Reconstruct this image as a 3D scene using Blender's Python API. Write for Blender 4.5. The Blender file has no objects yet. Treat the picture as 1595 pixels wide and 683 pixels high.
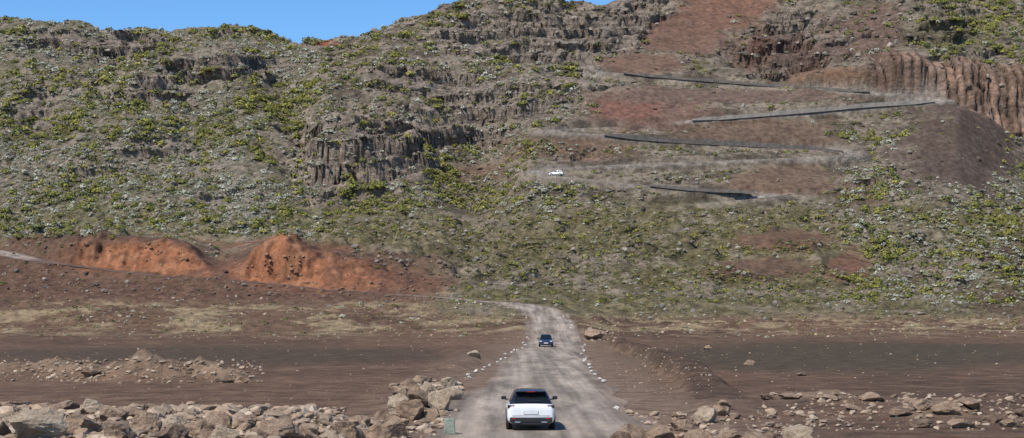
import bpy, bmesh, math, random
import numpy as np
from mathutils import Vector, noise as mnoise
rng = np.random.default_rng(11); random.seed(11)
C = bpy.context.scene.collection
F = 2400.0; CX = 797.5; HZ = 486.0; CH = 4.5
def lerp(a, b, t): return a + (b - a) * t
def sstep(a, b, x):
    t = np.clip((x - a) / (b - a), 0, 1); return t * t * (3 - 2 * t)

# ------------------------------------------------------------------ tagging / meshes
def tag(o, label=None, cat=None, group=None, kind=None):
    if label: o['label'] = label
    if cat: o['category'] = cat
    if group: o['group'] = group
    if kind: o['kind'] = kind
    return o
def empty(name, loc, rz=0):
    o = bpy.data.objects.new(name, None); C.objects.link(o)
    o.location = loc; o.rotation_euler = (0, 0, rz); o.empty_display_size = .3
    return o
def link(name, me, mat=None, parent=None):
    o = bpy.data.objects.new(name, me); C.objects.link(o)
    if mat is not None and len(me.materials) == 0: me.materials.append(mat)
    if parent: o.parent = parent
    return o
def np_mesh(name, V, Fc, mat, col=None, smooth=True):
    me = bpy.data.meshes.new(name)
    nv, nf, k = len(V), len(Fc), Fc.shape[1]
    me.vertices.add(nv); me.vertices.foreach_set('co', np.ascontiguousarray(V, dtype=np.float32).ravel())
    me.loops.add(nf * k); me.loops.foreach_set('vertex_index', np.ascontiguousarray(Fc, dtype=np.int32).ravel())
    me.polygons.add(nf); me.polygons.foreach_set('loop_start', np.arange(0, nf * k, k, dtype=np.int32))
    me.polygons.foreach_set('use_smooth', np.full(nf, smooth, dtype=bool))
    me.update(calc_edges=True)
    if col is not None:
        a = me.color_attributes.new('Col', 'FLOAT_COLOR', 'POINT')
        a.data.foreach_set('color', np.ascontiguousarray(col, dtype=np.float32).ravel())
    me.materials.append(mat)
    return me
def bm_mesh(name, bm, mat, smooth=False):
    me = bpy.data.meshes.new(name); bmesh.ops.recalc_face_normals(bm, faces=bm.faces[:])
    bm.to_mesh(me); bm.free(); me.materials.append(mat)
    if smooth: me.polygons.foreach_set('use_smooth', np.full(len(me.polygons), True))
    return me

# ------------------------------------------------------------------ noise
P = rng.permutation(256).astype(np.int32)
CT = np.cos(np.arange(256) * 2 * np.pi / 256).astype(np.float32); ST = np.sin(np.arange(256) * 2 * np.pi / 256).astype(np.float32)
def pn(x, y, seed=0):
    x = np.asarray(x, np.float32); y = np.asarray(y, np.float32)
    xi = np.floor(x).astype(np.int32); yi = np.floor(y).astype(np.int32)
    xf = x - xi; yf = y - yi; xf = xf.astype(np.float32); yf = yf.astype(np.float32)
    u = xf * xf * xf * (xf * (xf * 6 - 15) + 10); v = yf * yf * yf * (yf * (yf * 6 - 15) + 10)
    def g(a, b):
        h = P[(P[(xi + (a + seed * 37)) & 255] + yi + (b + seed * 11)) & 255]
        return CT[h] * (xf - a) + ST[h] * (yf - b)
    return 1.5 * lerp(lerp(g(0, 0), g(1, 0), u), lerp(g(0, 1), g(1, 1), u), v)
def fbm(x, y, wl, octv, seed=0, gain=.5, ridge=False):
    s = 0; a = 1; tot = 0; f = 1.0 / wl
    for i in range(octv):
        n = pn(x * f + 17.3 * i, y * f - 9.1 * i, seed + i)
        if ridge: n = 1 - 2 * np.abs(n)
        s = s + a * n; tot += a; a *= gain; f *= 2.03
    return s / tot

# ------------------------------------------------------------------ materials
def mat_new(name):
    m = bpy.data.materials.new(name); m.use_nodes = True
    nt = m.node_tree; b = nt.nodes['Principled BSDF']
    return m, nt, b
def N(nt, t, **kw):
    n = nt.nodes.new(t)
    for k, v in kw.items(): setattr(n, k, v)
    return n
def math_n(nt, op, a, b):
    n = N(nt, 'ShaderNodeMath', operation=op)
    for i, v in enumerate((a, b)):
        if isinstance(v, (int, float)): n.inputs[i].default_value = v
        else: nt.links.new(v, n.inputs[i])
    return n.outputs[0]
def noise_n(nt, vec, scale, detail=6, rough=.6):
    n = N(nt, 'ShaderNodeTexNoise'); n.inputs['Scale'].default_value = scale
    n.inputs['Detail'].default_value = detail; n.inputs['Roughness'].default_value = rough
    nt.links.new(vec, n.inputs['Vector']); return n.outputs['Fac']
def remap(nt, v, a, b, c, d):
    n = N(nt, 'ShaderNodeMapRange'); n.inputs[1].default_value = a; n.inputs[2].default_value = b
    n.inputs[3].default_value = c; n.inputs[4].default_value = d; nt.links.new(v, n.inputs[0]); return n.outputs[0]
def scale_col(nt, col, f):
    n = N(nt, 'ShaderNodeVectorMath', operation='SCALE'); nt.links.new(col, n.inputs[0]); nt.links.new(f, n.inputs['Scale']); return n.outputs[0]

def terrain_material():
    m, nt, b = mat_new('volcanic_ground'); L = nt.links
    at = N(nt, 'ShaderNodeAttribute', attribute_name='Col')
    geo = N(nt, 'ShaderNodeNewGeometry'); pos = geo.outputs['Position']
    n1 = noise_n(nt, pos, .6, 6, .7); n2 = noise_n(nt, pos, 4.5, 4, .7)
    mp = N(nt, 'ShaderNodeMapping'); mp.inputs['Scale'].default_value = (.12, .12, .8); L.new(pos, mp.inputs['Vector'])
    st = noise_n(nt, mp.outputs[0], 1.0, 4, .65)
    rk = at.outputs['Alpha']
    f = math_n(nt, 'MULTIPLY', remap(nt, n1, .3, .7, .47, 1.53), remap(nt, n2, .3, .7, .7, 1.3))
    stf = remap(nt, st, .36, .6, .66, 1.2)
    mixf = N(nt, 'ShaderNodeMix'); L.new(rk, mixf.inputs[0]); mixf.inputs[2].default_value = 1.0; L.new(stf, mixf.inputs[3])
    f = math_n(nt, 'MULTIPLY', f, mixf.outputs[0])
    L.new(scale_col(nt, at.outputs['Color'], f), b.inputs['Base Color'])
    b.inputs['Roughness'].default_value = .95; b.inputs['Specular IOR Level'].default_value = .1
    h = math_n(nt, 'ADD', math_n(nt, 'MULTIPLY', n1, remap(nt, rk, 0, 1, .35, 2.4)), math_n(nt, 'MULTIPLY', n2, .12))
    h = math_n(nt, 'ADD', h, math_n(nt, 'MULTIPLY', st, math_n(nt, 'MULTIPLY', rk, 1.2)))
    bp = N(nt, 'ShaderNodeBump'); bp.inputs['Strength'].default_value = 1.0; bp.inputs['Distance'].default_value = 1.0
    L.new(h, bp.inputs['Height']); L.new(bp.outputs[0], b.inputs['Normal'])
    return m
def road_material():
    m, nt, b = mat_new('dusty_road'); L = nt.links
    at = N(nt, 'ShaderNodeAttribute', attribute_name='Col')
    geo = N(nt, 'ShaderNodeNewGeometry'); pos = geo.outputs['Position']
    mp0 = N(nt, 'ShaderNodeMapping'); mp0.inputs['Scale'].default_value = (.5, .09, .3); L.new(pos, mp0.inputs['Vector'])
    n1 = noise_n(nt, mp0.outputs[0], 1, 7, .7); n2 = noise_n(nt, pos, 14, 3, .7)
    mp = N(nt, 'ShaderNodeMapping'); mp.inputs['Scale'].default_value = (1.5, .025, .3); L.new(pos, mp.inputs['Vector'])
    st = noise_n(nt, mp.outputs[0], 1, 4, .6)
    f = math_n(nt, 'MULTIPLY', remap(nt, n1, .34, .66, .52, 1.3), remap(nt, n2, .3, .7, .82, 1.18))
    f = math_n(nt, 'MULTIPLY', f, remap(nt, st, .35, .65, .72, 1.22))
    L.new(scale_col(nt, at.outputs['Color'], f), b.inputs['Base Color'])
    b.inputs['Roughness'].default_value = .9; b.inputs['Specular IOR Level'].default_value = .2
    bp = N(nt, 'ShaderNodeBump'); bp.inputs['Strength'].default_value = .5; bp.inputs['Distance'].default_value = .06
    L.new(math_n(nt, 'ADD', n2, n1), bp.inputs['Height']); L.new(bp.outputs[0], b.inputs['Normal'])
    return m
def attr_material(name, rough=.85):
    m, nt, b = mat_new(name)
    at = N(nt, 'ShaderNodeAttribute', attribute_name='Col')
    nt.links.new(at.outputs['Color'], b.inputs['Base Color'])
    b.inputs['Roughness'].default_value = rough; b.inputs['Specular IOR Level'].default_value = .1
    return m
def rock_material(name, base, dark, ns=2.2, bd=.12):
    m, nt, b = mat_new(name); L = nt.links
    geo = N(nt, 'ShaderNodeNewGeometry'); pos = geo.outputs['Position']
    n1 = noise_n(nt, pos, ns, 7, .65); n2 = noise_n(nt, pos, ns * 7, 4, .7); n3 = noise_n(nt, pos, ns * .35, 3, .6)
    cr = N(nt, 'ShaderNodeValToRGB'); cr.color_ramp.elements[0].position = .36; cr.color_ramp.elements[1].position = .62
    cr.color_ramp.elements[0].color = (*dark, 1); cr.color_ramp.elements[1].color = (*base, 1)
    L.new(math_n(nt, 'ADD', math_n(nt, 'MULTIPLY', n1, .7), math_n(nt, 'MULTIPLY', n3, .3)), cr.inputs[0])
    L.new(scale_col(nt, cr.outputs[0], remap(nt, n2, .3, .7, .6, 1.3)), b.inputs['Base Color'])
    b.inputs['Roughness'].default_value = .92; b.inputs['Specular IOR Level'].default_value = .2
    bp = N(nt, 'ShaderNodeBump'); bp.inputs['Strength'].default_value = 1.0; bp.inputs['Distance'].default_value = bd
    L.new(math_n(nt, 'ADD', n1, math_n(nt, 'MULTIPLY', n2, .3)), bp.inputs['Height']); L.new(bp.outputs[0], b.inputs['Normal'])
    return m
def paint(name, col, rough=.35, metal=0, coat=0, spec=.5):
    m, nt, b = mat_new(name)
    tc = N(nt, 'ShaderNodeTexCoord')
    n = noise_n(nt, tc.outputs['Object'], 3, 5, .6)
    rgb = N(nt, 'ShaderNodeRGB'); rgb.outputs[0].default_value = (*col, 1)
    nt.links.new(scale_col(nt, rgb.outputs[0], remap(nt, n, .3, .7, .93, 1.05)), b.inputs['Base Color'])
    b.inputs['Roughness'].default_value = rough; b.inputs['Metallic'].default_value = metal
    b.inputs['Coat Weight'].default_value = coat; b.inputs['Specular IOR Level'].default_value = spec
    return m
M_ter = terrain_material(); M_road = road_material(); M_leaf = attr_material('heath_foliage')
M_stuffrock = attr_material('scattered_stone', .95)
M_rb = rock_material('brown_lava_rock', (.43, .305, .21), (.20, .132, .09), 2.8, .22)
M_rp = rock_material('pale_rock', (.52, .42, .305), (.30, .215, .145), 2.8, .2)
M_rd = rock_material('dark_lava_rock', (.29, .20, .138), (.11, .074, .052), 2.8, .22)
M_rw = rock_material('whitewashed_stone', (.70, .67, .60), (.38, .34, .28), 3, .05)
M_wall = rock_material('dark_stone_masonry', (.15, .13, .115), (.07, .061, .054), 1.2, .25)
M_wall2 = rock_material('grey_stone_masonry', (.27, .24, .21), (.16, .14, .12), 1.2, .2)
M_marker = rock_material('pale_green_concrete', (.34, .37, .30), (.19, .22, .17), 4, .02)

# ------------------------------------------------------------------ terrain
pxs = np.linspace(-420, 2015, 900)
Yr = np.concatenate([np.geomspace(5, 42, 34, endpoint=False), np.arange(42, 120, .4), np.arange(120, 215, .9),
                     np.arange(215, 320, .7), np.arange(320, 350, .35), np.arange(350, 420, .65), np.arange(420, 620, .42), np.geomspace(620, 1100, 40)])
R, CN = len(Yr), len(pxs)
U = (pxs - CX) / F
Yg = np.repeat(Yr[:, None], CN, 1); PXg = np.repeat(pxs[None, :], R, 0); Xg = U[None, :] * Yg
K = {
 0: [(255, 518), (280, 482), (300, 462), (328, 412), (340, 394), (352, 385), (400, 372), (425, 360), (545, 95), (570, 62), (600, 33)],
 40: [(255, 518), (280, 482), (300, 460), (326, 420), (336, 403), (343, 388), (352, 380), (400, 372), (425, 360), (545, 95), (570, 62), (600, 36)],
 90: [(255, 518), (280, 482), (305, 455), (326, 425), (331, 411), (338, 376), (344, 370), (356, 374), (400, 371), (425, 360), (545, 100), (568, 62), (600, 40)],
 160: [(255, 518), (280, 482), (300, 462), (322, 436), (328, 420), (334, 412), (341, 368), (345, 366), (356, 370), (400, 369), (425, 358), (545, 98), (566, 60), (600, 43)],
 250: [(255, 518), (280, 482), (300, 462), (318, 445), (324, 430), (333, 420), (339, 376), (343, 373), (356, 378), (400, 371), (425, 356), (540, 110), (555, 85), (600, 50)],
 300: [(255, 518), (280, 484), (300, 466), (315, 445), (322, 432), (330, 422), (335, 392), (340, 384), (350, 389), (400, 372), (425, 355), (515, 160), (540, 95), (600, 46)],
 335: [(255, 518), (280, 484), (300, 466), (315, 445), (322, 436), (338, 426), (350, 414), (400, 374), (425, 355), (515, 160), (540, 95), (600, 46)],
 365: [(255, 518), (280, 486), (300, 468), (312, 452), (320, 442), (328, 426), (333, 415), (345, 408), (400, 373), (425, 355), (515, 165), (540, 95), (600, 46)],
 405: [(255, 518), (280, 487), (300, 469), (312, 454), (319, 444), (325, 420), (331, 387), (336, 382), (345, 392), (400, 373), (425, 353), (515, 175), (550, 97), (600, 55)],
 440: [(255, 518), (280, 488), (300, 470), (312, 456), (319, 446), (323, 424), (330, 367), (334, 361), (344, 382), (400, 374), (425, 352), (515, 180), (560, 100), (600, 64)],
 470: [(255, 518), (280, 489), (300, 472), (312, 458), (318, 449), (324, 424), (331, 382), (335, 376), (345, 388), (400, 373), (430, 349), (515, 180), (560, 100), (600, 68)],
 500: [(255, 518), (280, 489), (300, 472), (312, 458), (318, 450), (325, 428), (331, 398), (337, 392), (350, 396), (400, 372), (430, 348), (455, 295), (458, 205), (500, 175), (560, 100), (600, 66)],
 540: [(255, 518), (280, 490), (300, 474), (311, 460), (317, 452), (326, 430), (330, 411), (345, 406), (400, 371), (430, 345), (454, 293), (457, 200), (500, 172), (560, 98), (600, 60)],
 600: [(255, 518), (280, 492), (300, 478), (310, 464), (316, 458), (330, 425), (345, 414), (400, 366), (430, 340), (452, 290), (455, 240), (460, 232), (463, 198), (500, 165), (540, 95), (560, 80), (605, 44)],
 650: [(255, 517), (280, 492), (300, 478), (311, 464), (317, 458), (336, 432), (350, 417), (400, 368), (430, 340), (452, 282), (460, 250), (464, 208), (500, 165), (540, 98), (555, 88), (605, 24)],
 690: [(255, 515), (285, 490), (305, 470), (311, 464), (318, 456), (340, 428), (400, 370), (430, 345), (455, 310), (475, 255), (500, 180), (540, 110), (555, 90), (585, 45), (615, 4)],
 750: [(255, 512), (285, 492), (303, 474), (310, 469), (330, 450), (380, 408), (430, 358), (460, 318), (480, 265), (505, 190), (510, 140), (540, 115), (552, 93), (590, 40), (620, -12)],
 830: [(262, 500), (285, 488), (303, 477), (330, 450), (380, 395), (415, 338), (432, 290), (440, 272), (445, 268), (466, 212), (476, 203), (500, 165), (504, 135), (530, 106), (570, 60), (615, -10)],
 900: [(262, 502), (285, 496), (303, 487), (350, 430), (390, 370), (418, 332), (425, 305), (436, 280), (450, 256), (467, 210), (479, 201), (505, 140), (528, 110), (570, 60), (615, 3)],
 945: [(262, 508), (285, 500), (303, 490), (350, 432), (390, 370), (419, 328), (427, 305), (436, 285), (452, 254), (468, 213), (482, 199), (510, 135), (527, 114), (570, 55), (617, 2)],
 1050: [(262, 513), (285, 505), (303, 494), (350, 435), (395, 372), (421, 322), (430, 300), (440, 287), (453, 253), (470, 221), (485, 193), (510, 148), (524, 125), (545, 90), (600, 20), (640, -40)],
 1200: [(262, 516), (285, 507), (303, 497), (350, 445), (368, 412), (378, 385), (390, 362), (408, 352), (428, 306), (450, 262), (456, 249), (470, 229), (491, 180), (510, 150), (522, 136), (560, 80), (620, 0), (660, -60)],
 1350: [(262, 516), (285, 507), (303, 497), (350, 448), (390, 392), (420, 335), (450, 275), (467, 240), (485, 205), (499, 166), (510, 147), (515, 98), (560, 50), (640, -50)],
 1440: [(262, 516), (285, 507), (303, 498), (350, 450), (390, 398), (420, 342), (445, 285), (465, 238), (485, 190), (502, 160), (510, 154), (514, 97), (550, 60), (630, -45)],
 1490: [(262, 516), (285, 508), (303, 499), (350, 451), (390, 400), (420, 345), (445, 290), (465, 240), (482, 196), (495, 168), (510, 164), (514, 100), (550, 62), (620, -40)],
 1545: [(262, 516), (285, 508), (303, 500), (350, 452), (390, 405), (420, 360), (450, 310), (472, 268), (490, 222), (505, 190), (510, 184), (514, 106), (550, 66), (620, -40)],
 1600: [(262, 516), (285, 508), (303, 500), (350, 455), (390, 412), (420, 372), (450, 335), (480, 295), (504, 245), (511, 205), (515, 114), (550, 72), (620, -40)],
}
K[-420] = K[0]; K[2015] = K[1600]
kc = sorted(K)
cols = []
for k in kc:
    yy = [5, 215]; zz = [0, 0]
    for (Y, py) in K[k]: yy.append(Y); zz.append(CH + (HZ - py) / F * Y)
    yl, zl = yy[-1], zz[-1]
    yy += [yl + 30, yl + 120, 1100]; zz += [zl - 6, zl - 10, zl - 30]
    cols.append(np.interp(Yr, yy, zz))
cols = np.array(cols).T
Z = np.empty((R, CN))
for r in range(R): Z[r] = np.interp(pxs, kc, cols[r])
def blur(A, n, ax):
    if n < 1: return A
    pad = [(0, 0), (0, 0)]; pad[ax] = (n, n); B = np.pad(A, pad, mode='edge'); out = 0
    L = A.shape[ax]
    for i in range(2 * n + 1): out = out + (B[i:i + L] if ax == 0 else B[:, i:i + L])
    return out / (2 * n + 1)
for _ in range(2): Z = blur(Z, 3, 1)
Zb = blur(blur(Z, 2, 0), 1, 0)
hillrow = sstep(225, 245, Yg); Z = lerp(Z, Zb, hillrow)

# road centre lines
def spline(pts, step=2.5):
    pts = [np.array(p, float) for p in pts]; out = []
    for i in range(len(pts) - 1):
        p0 = pts[max(i - 1, 0)]; p1 = pts[i]; p2 = pts[i + 1]; p3 = pts[min(i + 2, len(pts) - 1)]
        n = max(2, int(np.linalg.norm(p2 - p1) / step))
        for k in range(n):
            t = k / n
            out.append(.5 * ((2 * p1) + (-p0 + p2) * t + (2 * p0 - 5 * p1 + 4 * p2 - p3) * t * t + (-p0 + 3 * p1 - 3 * p2 + p3) * t ** 3))
    out.append(pts[-1]); return np.array(out)
def w3(px, py, Y): return ((px - CX) / F * Y, Y, CH + (HZ - py) / F * Y)
main_pts = [(.7, 6, 0), (.9, 30, 0), (1.15, 58, 0), (1.9, 95, 0), (3.3, 146, 0), (5.2, 200, 0), (6.3, 225, .5)] + [w3(*p) for p in
    [(860, 507, 248), (858, 499, 264), (848, 489, 281), (830, 480, 295), (795, 473, 304), (740, 469, 309), (690, 464, 311.5), (600, 458, 315), (500, 451, 318), (400, 440, 321), (325, 434, 322),
     (250, 430, 324), (160, 420, 328), (90, 411, 331), (40, 403, 335), (0, 393, 341), (-60, 385, 352), (-140, 380, 368)]]
hill_pts = [w3(*p) for p in
    [(480, 358, 424), (600, 352, 421), (720, 345, 418), (860, 334, 417), (1000, 325, 420), (1170, 311, 425), (1205, 306, 428), (1195, 303, 431), (1110, 298, 432), (1010, 291, 434), (900, 279, 437), (845, 272, 440),
     (830, 268, 444), (860, 264, 447), (1000, 257, 451), (1200, 249, 456), (1310, 243, 460), (1332, 240, 465), (1318, 238, 470), (1290, 236, 471.5), (1200, 229, 471.5), (1050, 221, 470), (940, 212, 468), (870, 207, 468), (850, 204, 471), (880, 203, 477),
     (980, 198, 483), (1090, 188, 488), (1250, 175, 494), (1350, 166, 499), (1450, 160, 503), (1468, 156, 507), (1440, 152, 510), (1350, 146, 510), (1200, 136, 522), (1050, 124, 525), (970, 117, 526), (850, 103, 532), (750, 95, 540), (640, 87, 548)]]
main_l = spline(main_pts); hill_l = spline(hill_pts)
def carve(line, m):
    D = np.full((R, CN), 1e3); ZR = np.zeros((R, CN)); SD = np.zeros((R, CN)); TI = np.zeros((R, CN))
    for i, (a, b) in enumerate(zip(line[:-1], line[1:])):
        y0, y1 = min(a[1], b[1]) - m, max(a[1], b[1]) + m
        r0, r1 = np.searchsorted(Yr, y0), np.searchsorted(Yr, y1)
        if r1 <= r0: continue
        yl = max(y0, 5.0)
        us = [(min(a[0], b[0]) - m) / yl, (min(a[0], b[0]) - m) / y1, (max(a[0], b[0]) + m) / yl, (max(a[0], b[0]) + m) / y1]
        c0, c1 = np.searchsorted(U, min(us)), np.searchsorted(U, max(us))
        if c1 <= c0: continue
        X = Xg[r0:r1, c0:c1]; Y = Yg[r0:r1, c0:c1]
        dx, dy = b[0] - a[0], b[1] - a[1]; L2 = dx * dx + dy * dy + 1e-9
        t = np.clip(((X - a[0]) * dx + (Y - a[1]) * dy) / L2, 0, 1)
        d = np.hypot(X - a[0] - t * dx, Y - a[1] - t * dy); z = a[2] + t * (b[2] - a[2])
        Ds = D[r0:r1, c0:c1]; k = d < Ds; Ds[k] = d[k]; ZR[r0:r1, c0:c1][k] = z[k]; SD[r0:r1, c0:c1][k] = (Y - a[1] - t * dy)[k]; TI[r0:r1, c0:c1][k] = (a[1] + t * dy)[k]
    return D, ZR, SD, TI
Dm, Zm, _s, _t = carve(main_l, 15); Dh, Zh, Sh, Th = carve(hill_l, 22)
faint = np.where(((Th > 527) & (PXg < 940)) | ((Th < 424) & (PXg < 1000)), .15, 1.0)   # overgrown stretches
rfade = 1 - (1 - sstep(5, 18, Dh)) * faint              # ground is graded smoother close to the hill road

PYm = HZ - (Z - CH) * F / Yg
warp = fbm(Xg, Yg + Z * 1.7, 26, 4, 3); warp2 = fbm(Xg, Yg + Z * 1.7, 9, 3, 9)
def blob(cx, cy, rx, ry, py=None, nz=.55, s=.4):
    py = PYm if py is None else py
    d = np.sqrt(((PXg - cx) / rx) ** 2 + ((py - cy) / ry) ** 2) + nz * warp + nz * .8 * warp2
    return sstep(1 + s * .5, 1 - s, d)
def union(lst, **k):
    m = np.zeros((R, CN))
    for b in lst: m = np.maximum(m, blob(*b, **k))
    return m
CLIFF = [(140, 72, 125, 24), (335, 112, 105, 30), (570, 245, 110, 68), (790, 155, 120, 38), (840, 48, 190, 60), (1000, 30, 90, 46), (650, 128, 85, 28),
         (1210, 88, 110, 34), (1230, 40, 60, 26), (230, 160, 70, 20), (640, 205, 170, 30), (1450, 50, 70, 24)]
ASH = [(430, 420, 130, 56), (210, 402, 150, 44), (600, 445, 110, 24), (1010, 170, 125, 40), (1190, 205, 150, 30), (1490, 230, 108, 72), (1220, 285, 90, 30),
       (1210, 375, 80, 20), (1190, 420, 90, 24), (1320, 415, 40, 30), (1070, 55, 65, 40), (1000, 98, 70, 18), (1310, 122, 75, 18), (1120, 5, 80, 46), (1150, 150, 210, 14)]
cliff = union(CLIFF); ash = union(ASH)
patch = fbm(Xg, Yg + Z, 34, 3, 25)
cliff = np.maximum(cliff, sstep(.16, .34, patch) * .6 * sstep(430, 450, Yg))
cliff *= (1 - .85 * ash) * sstep(415, 440, Yg) * sstep(3, 9, Dh / faint)
cliff *= 1 - .9 * np.exp(-((PXg - 600) / 75) ** 2) * sstep(110, 85, PYm)
hill = sstep(235, 300, Yg)
YD = np.zeros((R, CN))
def terr(z, h, ns, a):
    s = z / h + ns; fl = np.floor(s); fr = s - fl
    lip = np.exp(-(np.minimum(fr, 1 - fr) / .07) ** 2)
    return h * (fl + sstep(a, 1, fr) * .85 + fr * .15 - ns), lip
steep = sstep(420, 470, Yg)
crest = .4 + .6 * sstep(575, 545, Yg)
Z += steep * (1 - .7 * ash) * rfade * crest * (fbm(Xg + Yg * .25, Yg * .22, 36, 4, 39, ridge=True) * 5.0 * sstep(620, 460, PXg) + fbm(Xg, Yg, 34, 3, 40) * 3.2)
Z += sstep(1080, 1150, PXg) * sstep(1345, 1290, PXg) * sstep(528, 540, Yg) * fbm(Xg, Yg * .3, 22, 4, 37, ridge=True) * 4.0
tn = fbm(Xg, Yg, 50, 3, 21) * .9 + fbm(Xg, Yg, 14, 4, 22) * .5
colcl = sstep(1350, 1368, PXg + warp2 * 14) * sstep(506.5, 509, Yg) * sstep(526, 518, Yg)    # columnar cliff keeps its own relief
cl = cliff * (1 - colcl)
Zt, lip = terr(Z, 8.0, tn, .82); Z = lerp(Z, Zt, cl * .9); YD -= cl * lip * 2.2
Zt, lip2 = terr(Z, 3.4, tn * 2.1 + .3, .8); Z = lerp(Z, Zt, cl * .65); YD -= cl * lip2 * 1.3
amp = hill * (1 - .8 * ash) * (.25 + .75 * rfade)
Z += amp * (fbm(Xg, Yg, 9, 3, 41, ridge=True) * .9 + fbm(Xg, Yg, 3.4, 3, 42) * .8)
lava = hill * (1 - ash) * sstep(325, 345, Yg) * sstep(440, 425, Yg)
Z += lava * (fbm(Xg, Yg, 30, 3, 38) * 2.6 + np.abs(fbm(Xg, Yg, 7, 4, 44)) * 2.8 + sstep(.05, .2, fbm(Xg, Yg, 16, 4, 46)) * 1.8) * (.3 + .7 * rfade)
def hsh(a, b): return P[(P[a & 255] + b) & 255] / 255.0
bx = (Xg + warp2 * 4) / 6.5; bxi = np.floor(bx).astype(np.int32); bz = Z / 2.2 + hsh(bxi, 5) * .5 + warp2 * .9; bzi = np.floor(bz).astype(np.int32)
blockd = hsh(bxi * 11 + 3, bzi * 17)
YD += cl * (fbm(Xg * .5, Z * 1.5, 6, 4, 43) * 2.8 + fbm(Xg, Z * 1.4, 2.6, 3, 45) * .8 - blockd * 1.2 + .5)
gul = fbm(Xg, Yg * .3 + Z * .3, 8, 4, 47, ridge=True)
Z += ash * hill * gul * .6 * (.3 + .7 * rfade)
bankx = np.maximum(sstep(40, 120, PXg) * sstep(345, 300, PXg), sstep(335, 390, PXg) * sstep(710, 600, PXg))
bankm = bankx * sstep(319, 326, Yg) * sstep(352, 344, Yg)
rimn = fbm(Xg, Yg * .3, 6, 4, 52)
Z += bankx * sstep(326, 334, Yg) * sstep(350, 338, Yg) * rimn * 1.8
YD += bankm * (fbm(Xg, Z * .5, 10, 4, 48, ridge=True) * 3.0 + fbm(Xg, Z * 1.1, 3, 4, 49) * 1.9)
# jointed columns of the right-hand cliff
cxw = (Xg + warp2 * 1.2 + fbm(Xg, Z * .2, 6, 2, 53) * .8) / 2.9; ci_ = np.floor(cxw).astype(np.int32); cf = cxw - ci_
zj = Z / 5.5 + hsh(ci_, 3) * 2; zi_ = np.floor(zj).astype(np.int32)
big_c = np.floor(cxw / 3.4 + .3 * hsh(ci_, 8)).astype(np.int32)
colr = hsh(ci_ * 7, zi_ * 13) * .8 + hsh(big_c * 5, 9) * 1.1
groove = np.exp(-(np.minimum(cf, 1 - cf) / .12) ** 2)
YD += colcl * (-colr * 2.6 + groove * 1.5 + fbm(Xg, Z * .9, 3, 3, 51) * .6 + 2.0)
Z += sstep(1350, 1372, PXg) * sstep(511, 515, Yg) * sstep(540, 520, Yg) * (hsh(big_c * 5, 9) - .7) * 3.0
# plain relief
plain = 1 - hill
Z += plain * (fbm(Xg, Yg, 22, 4, 60) * .16 + fbm(Xg, Yg, 4, 3, 61) * .06)
Z += .35 * fbm(Xg, Yg, 9, 3, 62) * sstep(225, 250, Yg) * sstep(320, 290, Yg)
Z += .7 * sstep(600, 480, PXg) * sstep(67, 58, Yg) * (1 + .5 * warp2)
Z += .25 * sstep(955, 1000, PXg) * sstep(1300, 1150, PXg) * sstep(64, 58, Yg)
nzf = fbm(Xg, Yg, 2.4, 4, 63); nzr = fbm(Xg, Yg, 1.6, 3, 64, ridge=True)
mound = np.zeros((R, CN))
for (px, Y, w, d, h) in [(262, 103, 80, 4.5, 1.35), (200, 104, 40, 4, .7), (120, 108, 70, 5, 1.0), (50, 112, 60, 5, .7), (160, 104, 40, 3, .5), (360, 101, 46, 3.5, .8), (325, 102, 30, 3, .6), (-20, 112, 50, 5, .6), (1460, 68, 90, 5, .5), (1270, 79, 100, 4, .4)]:
    e = np.exp(-(((PXg - px) / w) ** 2 + ((Yg - Y) / d) ** 2) * 2.0); mound = np.maximum(mound, np.clip(e * 1.6, 0, 1))
    Z += h * np.clip(e * 1.5, 0, 1) ** 1.2 * (1 + .5 * warp2 + .6 * nzf + .2 * nzr) * .85
for (px, Y, w, d, h) in [(650, 70, 50, 14, .6), (1110, 70, 40, 9, .35),
                         (120, 270, 130, 10, 1.2), (330, 262, 120, 8, .9), (560, 268, 120, 8, .8), (930, 262, 26, 6, 1.6), (1150, 268, 200, 6, .8)]:
    Z += h * np.exp(-(((PXg - px) / w) ** 2 + ((Yg - Y) / d) ** 2) * 1.5) * (1 + .8 * warp2 + .8 * nzf)
wm = sstep(9, 4.4, Dm); Z = lerp(Z, Zm, wm); YD *= 1 - wm * (1 - bankm)
wh = sstep(5.2, 3.5, Dh) * np.where(faint < 1, .2, 1); Z = lerp(Z, Zh, wh); YD *= 1 - (1 - sstep(3.4, 5.5, Dh)) * faint
bank = spline([((962 - CX) / F * 204, 204, 0), ((968 - CX) / F * 190, 190, 0), ((1000 - CX) / F * 160, 160, 0), ((1050 - CX) / F * 120, 120, 0), ((1100 - CX) / F * 92, 92, 0), ((1118 - CX) / F * 80, 80, 0)])
Db, _z, _s, _t = carve(bank, 12)
berm = sstep(1.7, .7, Db + warp2 * 1.1)
Z += berm * 1.0 * (1 + .4 * warp2 + .15 * nzf) * sstep(78, 105, Yg)
bank2 = spline([((690 - CX) / F * 120, 120, 0), ((735 - CX) / F * 150, 150, 0), ((700 - CX) / F * 190, 190, 0)])
Db2, _z, _s, _t = carve(bank2, 12)
Z += .4 * sstep(2.6, .5, Db2 + warp2) * (1 + .6 * warp2)
PYf = HZ - (Z - CH) * F / (Yg + YD)
slope = np.gradient(Z, axis=0) / np.gradient(Yr)[:, None]

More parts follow.
